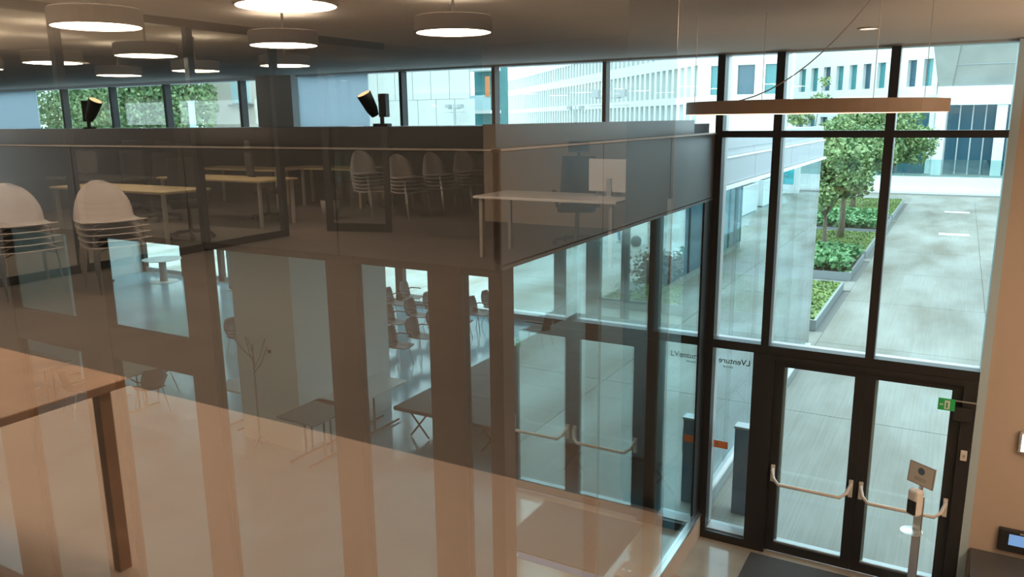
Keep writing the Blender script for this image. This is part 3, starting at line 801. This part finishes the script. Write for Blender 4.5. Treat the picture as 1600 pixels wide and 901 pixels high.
t = thing('waste_bin', 'grey waste bin by the open glass door', 'bin', V(-9.1, 9.9, FZ))
MB().lathe([(0.13, 0), (0.16, 0.34), (0.15, 0.34), (0.125, 0.01)], 20).build('body', 'greytop', t, smooth=True)
MB().lathe([(0.165, 0.33), (0.165, 0.35), (0.15, 0.35)], 20).build('rim', 'dark', t)

# ================================================================== COURTYARD
pv = struct('floor')
smesh(box(-60, 60, 9.0, 120, -0.5, -0.02), 'ground', 'joint')
gy = [9.0, 13.6, 18.3, 23.0, 27.7, 32.4, 37.1, 41.8, 46.5, 51.2, 56.0]
for a, b in zip(gy, gy[1:]):
    for x0, x1 in ((-2.46, 0.9), (0.9, 4.3), (4.3, 9.0)):
        box(x0+0.006, x1-0.006, a+0.008, b-0.008, -0.1, 0.0).build('paving_slab', 'pave', pv)
for y0, y1 in ((17.05, 22.0), (22.0, 27), (27, 33), (33, 40), (40, 48), (48, 56)):
    for x0, x1 in ((-14, -8.2), (-22, -14), (-32, -22), (-45, -32)):
        box(x0+0.01, x1-0.01, y0+0.01, y1-0.01, -0.1, 0.0).build('paving_slab', 'pave2', pv)
for y0, y1 in ((17.05, 19.15), (24.25, 25.7), (29.6, 30.2), (35.6, 36.3), (41.4, 42.0), (50.5, 56)):
    box(-8.2, -2.46, y0, y1, -0.1, 0.004).build('paving_slab', 'pave', pv)
def leaves(n, fn, size, seed=0, up=0.5):
    rnd = random.Random(seed); mb = MB()
    for i in range(n):
        c = Vector(fn(rnd)); s_ = size*rnd.uniform(0.6, 1.3)
        nrm = Vector((rnd.gauss(0, 1), rnd.gauss(0, 1), rnd.gauss(up, 0.8))).normalized()
        a = nrm.orthogonal().normalized(); a.rotate(Matrix.Rotation(rnd.uniform(0, 6.28), 3, nrm)); b = nrm.cross(a)
        mb.quad(tuple(c-a*s_*0.5), tuple(c+b*s_*0.32), tuple(c+a*s_*0.5), tuple(c-b*s_*0.32))
    return mb
def bed(label, y0, y1, kind, seed):
    t = thing('grass_bed' if kind == 'grass' else 'hedge', label, 'lawn' if kind == 'grass' else 'hedge', (-5.4, y0, 0))
    L = y1-y0
    box(2.70, 2.76, 0, L, 0, 0.26).build('kerb', 'kerb', t)
    box(-2.76, 2.70, 0, 0.06, 0, 0.26).build('kerb', 'kerb', t)
    box(-2.76, 2.70, L-0.06, L, 0, 0.26).build('kerb', 'kerb', t)
    if kind == 'grass':
        box(-2.76, 2.70, 0.06, L-0.06, 0.0, 0.25).build('turf', 'grass', t)
        g = leaves(5000, lambda r: (r.uniform(-2.7, 2.68), r.uniform(0.08, L-0.08), 0.26), 0.09, seed, 0.0).build('grass_blades', 'grass', t); g['kind'] = 'stuff'
    else:
        box(-2.76, 2.70, 0.06, L-0.06, 0.0, 0.22).build('soil_bed', 'soil', t)
        g = leaves(5200, lambda r: (r.uniform(-2.72, 2.68), r.uniform(0.05, L-0.05), 0.22+0.42*math.sqrt(r.random())), 0.20, seed, 1.0).build('hedge_leaves', 'hedge', t); g['kind'] = 'stuff'
    return t
bed('clipped lawn bed in a steel kerb nearest the hall corner', 19.2, 24.2, 'grass', 1)
bed('low leafy ground cover hedge behind the first lawn bed', 25.75, 29.5, 'hedge', 2)
bed('clipped lawn bed with two maples, second from the hall', 30.2, 35.5, 'grass', 3)
bed('low leafy ground cover hedge behind the two maples', 36.3, 41.3, 'hedge', 4)
bed('farthest lawn bed before the white low wall', 42.0, 50.4, 'grass', 5)
t = thing('shrub', 'russet shrub on the lawn seen through the hall side glazing', 'shrub', (-7.4, 22.3, 0.25))
g = leaves(3500, lambda r: (r.gauss(0, .42), r.gauss(0, .42), 0.03+abs(r.gauss(0.28, .22))), 0.11, 8).build('shrub_leaves', 'redbush', t); g['kind'] = 'stuff'
MB().tube([(0,0,0),(0,0,0.3)], 0.03, 6).build('stem', 'bark', t)
t = thing('flower_cushion', 'white flowering cushion plant at the left corner of the lawn', 'plant', (-7.85, 20.6, 0.25))
g = leaves(500, lambda r: (r.gauss(0, .22), r.gauss(0, .3), 0.02+abs(r.gauss(0.06, .05))), 0.06, 9).build('flowers', 'flower', t); g['kind'] = 'stuff'
def tree(label, loc, blobs, n, seed, trunk_h, leaf='leaf', size=0.2, tr=0.10):
    t = thing('tree', label, 'tree', loc, 0, 'courtyard trees')
    tops = []
    MB().tube([(0,0,0), (0.03,0.02,trunk_h*0.5), (0,0,trunk_h), (0.02,0,trunk_h+1.2)], [tr*1.2, tr*0.9, tr*0.7, tr*0.4], 8).build('trunk', 'bark', t, smooth=True)
    for i, b in enumerate(blobs):
        MB().tube([(0,0,trunk_h*0.92), ((b[0])*0.5,(b[1])*0.5,(trunk_h+b[2])*0.5), (b[0]*0.9, b[1]*0.9, b[2])], [tr*0.45, tr*0.3, tr*0.12], 6).build('branch', 'bark', t)
    tot = sum(b[3]**3 for b in blobs)
    def fn(r):
        q = r.random()*tot; acc = 0
        for b in blobs:
            acc += b[3]**3
            if q <= acc: break
        d = Vector((r.gauss(0,1), r.gauss(0,1), r.gauss(0,1))).normalized()*(r.random()**0.33)*b[3]
        return (b[0]+d.x, b[1]+d.y, b[2]+d.z*0.8)
    g = leaves(n, fn, size, seed, 0.8).build('foliage', leaf, t); g['kind'] = 'stuff'
    return t
def crown(rnd, R, z, n):
    o = [(0, 0, z, R*0.75)]
    for i in range(n):
        a = rnd.uniform(0, 6.28); q = rnd.uniform(0.45, 0.8)*R
        o.append((q*math.cos(a), q*math.sin(a), z+rnd.uniform(-0.6, 0.7)*R*0.8, R*rnd.uniform(0.3, 0.5)))
    return o
rn = random.Random(5)
tree('maple with a thin trunk nearest the hall, at the left of its lawn', (-4.06, 29.9, 0), crown(rn, 1.55, 3.0, 12), 9000, 21, 1.6, size=0.17, tr=0.08)
tree('maple with a grey trunk in the middle of the second lawn', (-3.93, 33.5, 0.25), crown(rn, 1.75, 3.4, 12), 9000, 22, 1.9, size=0.18, tr=0.12)
tree('maple beyond the second hedge, left of the pair', (-4.75, 44.6, 0.25), crown(rn, 2.0, 3.9, 12), 9000, 23, 1.9, size=0.22, tr=0.12)
tree('maple beyond the second hedge, right of the pair, leaning over the pavement', (-3.55, 46.6, 0.25), crown(rn, 2.2, 3.4, 12), 9000, 24, 1.8, size=0.22, tr=0.14)
tree('tall slender young tree behind the maples with a wispy top', (-6.8, 42.5, 0.25), [(0,0,3.2,1.2),(-0.5,0,4.8,0.7),(0.4,0.2,5.4,0.6),(0.55,0,6.4,0.35)], 2600, 25, 2.4, size=0.22, tr=0.08)
# bollard by the side light
t = thing('bollard', 'slate blue square bollard outside the narrow side window', 'bollard', (-2.05, 9.55, 0))
box(-0.12, 0.12, -0.08, 0.08, 0, 1.16).build('post', 'bollard', t, bevel=0.006)
box(-0.13, 0.13, -0.09, 0.09, 1.16, 1.19).build('cap', 'alu', t, bevel=0.004)
box(0.121, 0.135, -0.05, 0.05, 0.7, 1.0).build('reader_plate', 'lampwhite', t)
# slot drains in the pavement
for i, (x, y) in enumerate(((0.05, 46.9), (0.02, 38.0))):
    t = thing('drain_cover', 'pale flush cover plate in the wet pavement, %s one' % ('farther', 'nearer')[i], 'cover', (x, y, 0))
    box(-0.55, 0.55, -0.28, 0.28, 0.0, 0.008).build('plate', 'paperwhite', t)
    box(-0.58, 0.58, -0.31, 0.31, 0.0, 0.006).build('rim', 'alu', t)
# far low wall, steps and balustrade
t = thing('terrace_wall', 'low white terrace wall with steps across the end of the courtyard', 'wall', (-3.0, 57.0, 0))
box(-9, 12, 0.8, 1.2, 0, 1.05).build('wall', 'stucco', t)
for i in range(2):
    box(-9, 12, 0.45-0.4*i, 0.8-0.4*i, 0, 0.30-0.15*i).build('step', 'stucco', t)
box(-9, 12, 1.2, 8, 0.9, 1.0).build('terrace', 'concrete', t)
t = thing('glass_balustrade', 'clear glass balustrade on the white terrace wall', 'balustrade', (-3.0, 58.0, 1.05))
for i in range(9):
    box(-9+2.2*i, -6.85+2.2*i, -0.01, 0.01, 0.0, 1.1).build('glass_panel', 'g_rail', t)
# entrance building: columns, lintel, glazed bays, concrete pier above
t = thing('entrance_building', 'entrance with white columns and glazed bays under a grey concrete wall', 'building', (-1.2, 62.0, 0))
box(-0.55, 0.05, -1.6, -1.1, 1.0, 6.3).build('column', 'stucco', t)
box(2.9, 3.5, -1.2, -0.6, 1.0, 6.3).build('column', 'stucco', t)
box(-0.6, 9, -1.3, -0.7, 5.6, 6.8).build('lintel', 'stucco', t)
box(0.2, 9, -0.9, 0.0, 6.8, 16).build('concrete_wall', 'concrete', t)
for i in range(5):
    box(0.2, 9, -0.93, -0.901, 6.85+1.3*i, 6.9+1.3*i).build('board_mark', 'kerb', t)
MB().hexa([(-0.6,-1.0,6.8),(0.2,-1.0,6.8),(0.2,0,6.8),(-0.6,0,6.8),(-1.5,-1.0,11.5),(0.7,-1.0,11.5),(0.7,0,11.5),(-1.5,0,11.5)]).build('pier', 'concrete', t)
for i in range(6):
    f = box(0.05+0.75*i, 0.13+0.75*i, -0.2, 0.0, 1.0, 5.6).build('bay_mullion', 'alu', t)
    box(0.13+0.75*i, 0.80+0.75*i, -0.12, -0.08, 1.0, 5.6).build('glass_bay', 'slate', t)
for i in range(3):
    box(-6.5+1.9*i, -4.8+1.9*i, -0.12, -0.08, 1.0, 5.6).build('glass_bay', 'slate', t)
box(-7, -0.6, -0.3, 0.3, 5.6, 6.3).build('lintel', 'stucco', t)
# window facade turning away to the left
def facade(name, label, p0, p1, z0, z1, depth, rows, pitch, ww, mats, cat='building', rev=0.35):
    t = thing(name, label, cat, (p0[0], p0[1], 0))
    d = Vector((p1[0]-p0[0], p1[1]-p0[1])); L = d.length; u = d.normalized(); v = Vector((-u.y, u.x))
    if v.y < 0: v = -v
    o = Vector((0, 0)) + v*rev
    MB().obox(o, u, v, L, depth, z0, z1).build('wall', 'stucco', t)
    n = int(L/pitch); last = z0
    for (a, b) in rows:
        MB().obox((0, 0), u, v, L, rev, last, a).build('spandrel', 'stucco', t)
        last = b
        for i in range(n):
            MB().obox(u*(i*pitch), u, v, pitch-ww, rev, a, b).build('pier', 'stucco', t)
            w = MB().obox(u*(i*pitch+pitch-ww+0.02)+v*(rev-0.05), u, v, ww-0.04, 0.05, a+0.02, b-0.02).build('window', mats[(i*7+len(rows)) % len(mats)], t)
        MB().obox(u*(n*pitch), u, v, L-n*pitch, rev, a, b).build('pier', 'stucco', t)
    MB().obox((0, 0), u, v, L, rev, last, z1).build('spandrel', 'stucco', t)
    return t
facade('office_block', 'white block with tall narrow teal windows beyond the courtyard trees', (-12.6, 69.5), (-1.9, 61.7), 0, 16,
       2, [(1.0, 4.9), (6.9, 8.7), (10.3, 12.5)], 1.28, 0.72, ['teal', 'teal', 'slate'])
M['palewin'] = mat('pale_window_glass', (0.50, 0.66, 0.66), 0.2)
# fin facade receding to the left, its corner face with three windows
facade('fin_facade_block', 'white block with rows of vertical fins receding to the left behind the lamp posts', (-17.75, 60.4), (-74.5, 127.2), 0, 13.5, 1.5,
       [(3.9, 6.0), (6.55, 8.85), (9.75, 11.3)], 1.3, 0.8, ['palewin'], rev=0.5)
facade('corner_block', 'white corner block with square teal windows beside the fin facade', (-17.6, 60.0), (-11.3, 60.6), 0, 13.5, 1.2,
       [(1.5, 4.0), (6.6, 8.7), (9.6, 11.7)], 1.95, 1.22, ['teal', 'slate', 'teal'], rev=0.3)
# left: white panelled block
t = thing('panel_block', 'plain white panelled block behind the roof spotlight', 'building', (-33.6, 40.0, 0))
for i in range(6):
    for j, (a, b) in enumerate(((0, 2.9), (2.92, 6.2), (6.22, 9.6))):
        w = 8.1/6; off = 0.35 if j == 1 else 0
        box(w*i+0.02+off, w*(i+1)-0.02+off, 0.0, 0.12, a, b).build('panel', 'stucco', t)
box(0.0, 7.6, 0.12, 1, 0, 9.6).build('core', 'alu', t)
t = thing('balcony_block', 'teal glazed block with balconies seen between two mullions', 'building', (-29.0, 47.0, 0))
box(-0.8, 1.3, 0.5, 1.5, 0, 11).build('wall', 'teal', t)
for z in (2.6, 5.4, 8.2):
    box(-0.6, 1.3, -0.9, 0.5, z, z+0.22).build('balcony_slab', 'stucco', t)
    box(-0.6, 1.3, -0.9, -0.86, z+0.22, z+1.2).build('balcony_front', 'shutter', t)
box(0.95, 1.3, -0.95, -0.92, 6.5, 7.8).build('sun_blind', 'orange', t)
def lamp_post(label, loc, h, k=1.0):
    t = thing('street_lamp', label, 'street lamp', loc, 0, 'lamp posts outside')
    MB().tube([(0,0,0), (0,0,h)], [0.10, 0.07], 8).build('pole', 'alu', t, smooth=True)
    for s_ in (-1, 1):
        MB().tube([(0,0,h-0.45*k), (s_*0.75*k,0,h-0.45*k)], 0.035, 6).build('arm', 'alu', t)
        box(s_*0.75*k-0.24*k, s_*0.75*k+0.24*k, -0.18, 0.18, h-0.40*k, h-0.02).build('lamp_head', 'alu', t)
        box(s_*0.75*k-0.36*k, s_*0.75*k+0.36*k, -0.2, 0.2, h-0.86*k, h-0.82*k).build('lamp_arm_plate', 'alu', t)
lamp_post('tall twin headed lamp post before the fin facade', (-16.7, 40.0, 0), 6.5)
lamp_post('smaller lamp post before the middle of the fin facade', (-27.0, 58.0, 0), 6.0, 0.7)
lamp_post('lamp post before the plain white panelled block', (-26.0, 39.2, 0), 5.9, 0.55)
# left: cream house and evergreen trees
t = thing('house', 'cream rendered house with a pale blue shuttered window beyond the trees', 'building', (-38.6, 32.0, 0))
box(0, 5.6, 0, 6, 0, 12).build('wall', 'cream', t)
fr = box(2.35, 3.85, -0.05, 0.0, 6.02, 8.4).build('window', 'stucco', t)
for i in range(2):
    box(2.4+0.71*i, 3.08+0.71*i, -0.10, -0.055, 6.07, 8.35).build('shutter', 'shutter', fr)
box(2.2, 4.0, -0.22, 0.0, 5.86, 6.0).build('window_sill', 'concrete', t)
t = thing('trellis_frame', 'pale upright frame post among the evergreen trees', 'post', (-32.3, 26.0, 0))
box(-0.16, 0.16, -0.06, 0.06, 0, 6.0).build('post', 'shutter', t)
box(-0.2, 0.2, -0.09, 0.09, 6.0, 6.05).build('cap', 'alu', t)
for i, (x, y, R, lab) in enumerate(((-44.0, 28.0, 3.6, 'dense evergreen tree at the far left of the clerestory'), (-39.3, 27.5, 3.4, 'dense evergreen tree behind the left roof spotlight'),
                                    (-37.0, 28.6, 2.3, 'dense evergreen tree with bare lower stems left of the cream house'))):
    tree(lab, (x, y, 0), [(0,0,6.6,R), (-1.5,0,5.4,R*0.7), (1.5,-0.3,5.6,R*0.7), (0.2,0.3,8.4,R*0.6)], 9000, 40+i, 3.0, 'leaf2', 0.24, 0.16)
# right side of the courtyard, seen only mirrored in the hall glazing
t = thing('glass_pavilion', 'dark glazed pavilion along the right side of the courtyard', 'building', (2.3, 20.0, 0))
box(0.06, 6, 0, 11, 0, 0.25).build('plinth', 'concrete', t)
box(0.0, 6, -0.1, 11.1, 3.9, 4.6).build('fascia', 'fascia_out', t)
for i in range(7):
    box(0, 0.08, 1.8*i-0.04, 1.8*i+0.04, 0.25, 3.9).build('mullion', 'black', t)
    if i < 6: box(0.03, 0.06, 1.8*i+0.04, 1.8*i+1.76, 0.25, 3.9).build('glass_bay', 'slate', t)
t = thing('poster_board', 'white display board with two teal posters at the courtyard end', 'board', (4.3, 54.5, 0))
box(-0.1, 3.6, 0, 0.15, 0, 3.4).build('board', 'stucco', t)
for i in range(2):
    box(0.3+1.5*i, 1.5+1.5*i, -0.03, 0.0, 0.6, 3.1).build('poster', 'poster', t)
for i in range(2):
    t = thing('white_planter', 'large white planter box at the right courtyard edge, %s one' % ('nearer', 'farther')[i], 'planter', (5.4, 42.0+5.0*i, 0))
    box(-0.9, 0.9, -1.6, 1.6, 0.05, 1.5).build('box', 'stucco', t, bevel=0.03)
    box(-0.8, 0.8, -1.5, 1.5, 0, 0.05).build('foot', 'dark', t)
    box(-0.8, 0.8, -1.5, 1.5, 1.5, 1.52).build('soil', 'soil', t)
smesh(box(9.0, 9.3, 9.1, 58, 0, 4.2), 'wall_garden', 'stucco')

# person on the pavement beyond the hall
def person(label, loc, rz):
    t = thing('person', label, 'person', loc, rz)
    def skin_body(name, verts, edges, rad, m, root=0, parent=t, sub=1):
        me = bpy.data.meshes.new(name); me.from_pydata(verts, edges, []); me.update(); me.materials.append(M[m])
        o = bpy.data.objects.new(name, me); C.objects.link(o); o.parent = parent
        o.modifiers.new('skin', 'SKIN').use_smooth_shade = True
        for i, r in enumerate(rad):
            me.skin_vertices[0].data[i].radius = (r, r)
        me.skin_vertices[0].data[root].use_root = True
        q = o.modifiers.new('subdivision', 'SUBSURF'); q.levels = sub; q.render_levels = sub
        return o
    v = [(0,0,0.95),(0,0,1.15),(0,0,1.38),(0.02,0,1.50),(0.04,0,1.58),(0.05,0,1.68),
         (0,0.09,0.90),(0.16,0.10,0.50),(0.08,0.10,0.09),(0.20,0.10,0.04),
         (0,-0.09,0.90),(0.02,-0.10,0.50),(-0.26,-0.10,0.16),(-0.16,-0.10,0.05),
         (0,0.19,1.40),(-0.08,0.24,1.13),(0.04,0.24,0.90),(0.07,0.24,0.80),
         (0,-0.19,1.40),(0.08,-0.24,1.13),(0.22,-0.24,0.94),(0.27,-0.24,0.86)]
    e = [(0,1),(1,2),(2,3),(3,4),(4,5),(0,6),(6,7),(7,8),(8,9),(0,10),(10,11),(11,12),(12,13),(2,14),(14,15),(15,16),(16,17),(2,18),(18,19),(19,20),(20,21)]
    r = [.15,.14,.15,.06,.085,.09,.095,.065,.045,.04,.095,.065,.045,.04,.06,.048,.036,.03,.06,.048,.036,.03]
    skin_body('body', v, e, r, 'skin')
    skin_body('jeans', [v[0],v[6],v[7],v[8],v[10],v[11],v[12]], [(0,1),(1,2),(2,3),(0,4),(4,5),(5,6)], [.165,.108,.078,.066,.108,.078,.066], 'jeans')
    skin_body('jacket', [(0,0,1.0),v[1],v[2],v[14],v[15],v[16],v[18],v[19],v[20]], [(0,1),(1,2),(2,3),(3,4),(4,5),(2,6),(6,7),(7,8)], [.165,.16,.165,.075,.062,.05,.075,.062,.05], 'cloth')
    MB().lathe([(0.0, 0.12), (0.06, 0.10), (0.10, 0.03), (0.095, -0.03)], 14, (0.035, 0, 1.68)).build('hair', 'hair', t, smooth=True)
    for a in ((0.02, 0.10, -0.02), (-0.30, -0.10, 0.0)):
        pass
    for x, y in ((0.12, 0.10), (-0.20, -0.10)):
        MB().tube([(x-0.08, y, 0.055), (x+0.05, y, 0.05), (x+0.15, y, 0.035)], [0.055, 0.05, 0.03], 8).build('shoe', 'stucco', t, smooth=True)
    for s_ in (-1, 1):
        MB().lathe([(0.0, 0.012), (0.012, 0.0), (0.0, -0.012)], 8, (0.128, 0.035*s_, 1.69)).build('eye', 'hair', t)
    MB().tube([(0.13,0,1.68), (0.16,0,1.655), (0.13,0,1.645)], [0.008,0.014,0.012], 6).build('nose', 'skin', t)
    for s_ in (-1, 1):
        yy, hx, hz = 0.24*s_, (0.07 if s_ > 0 else 0.27), (0.80 if s_ > 0 else 0.86)
        for q in range(4):
            MB().tube([(hx-0.02+0.016*q, yy, hz), (hx+0.016*q, yy, hz-0.06), (hx+0.02+0.016*q, yy-0.01*s_, hz-0.10+0.006*abs(q-1))], 0.008, 6).build('finger', 'skin', t)
        MB().tube([(hx+0.04, yy, hz+0.02), (hx+0.075, yy-0.02*s_, hz-0.03)], 0.009, 6).build('thumb', 'skin', t)
    return t
person('person in blue jeans walking on the bright pavement beyond the hall', (-11.75, 29.9, 0), 2.6)
t = thing('stone_ball', 'dark round ball bollard on the bright pavement near the walking person', 'bollard', (-10.95, 29.3, 0))
MB().lathe([(0.10, 0.0), (0.19, 0.07), (0.22, 0.2), (0.19, 0.33), (0.10, 0.41), (0.0, 0.43)], 20).build('ball', 'dark', t, smooth=True)
MB().lathe([(0.13, 0.0), (0.13, 0.02), (0.0, 0.02)], 16).build('base_ring', 'alu', t)
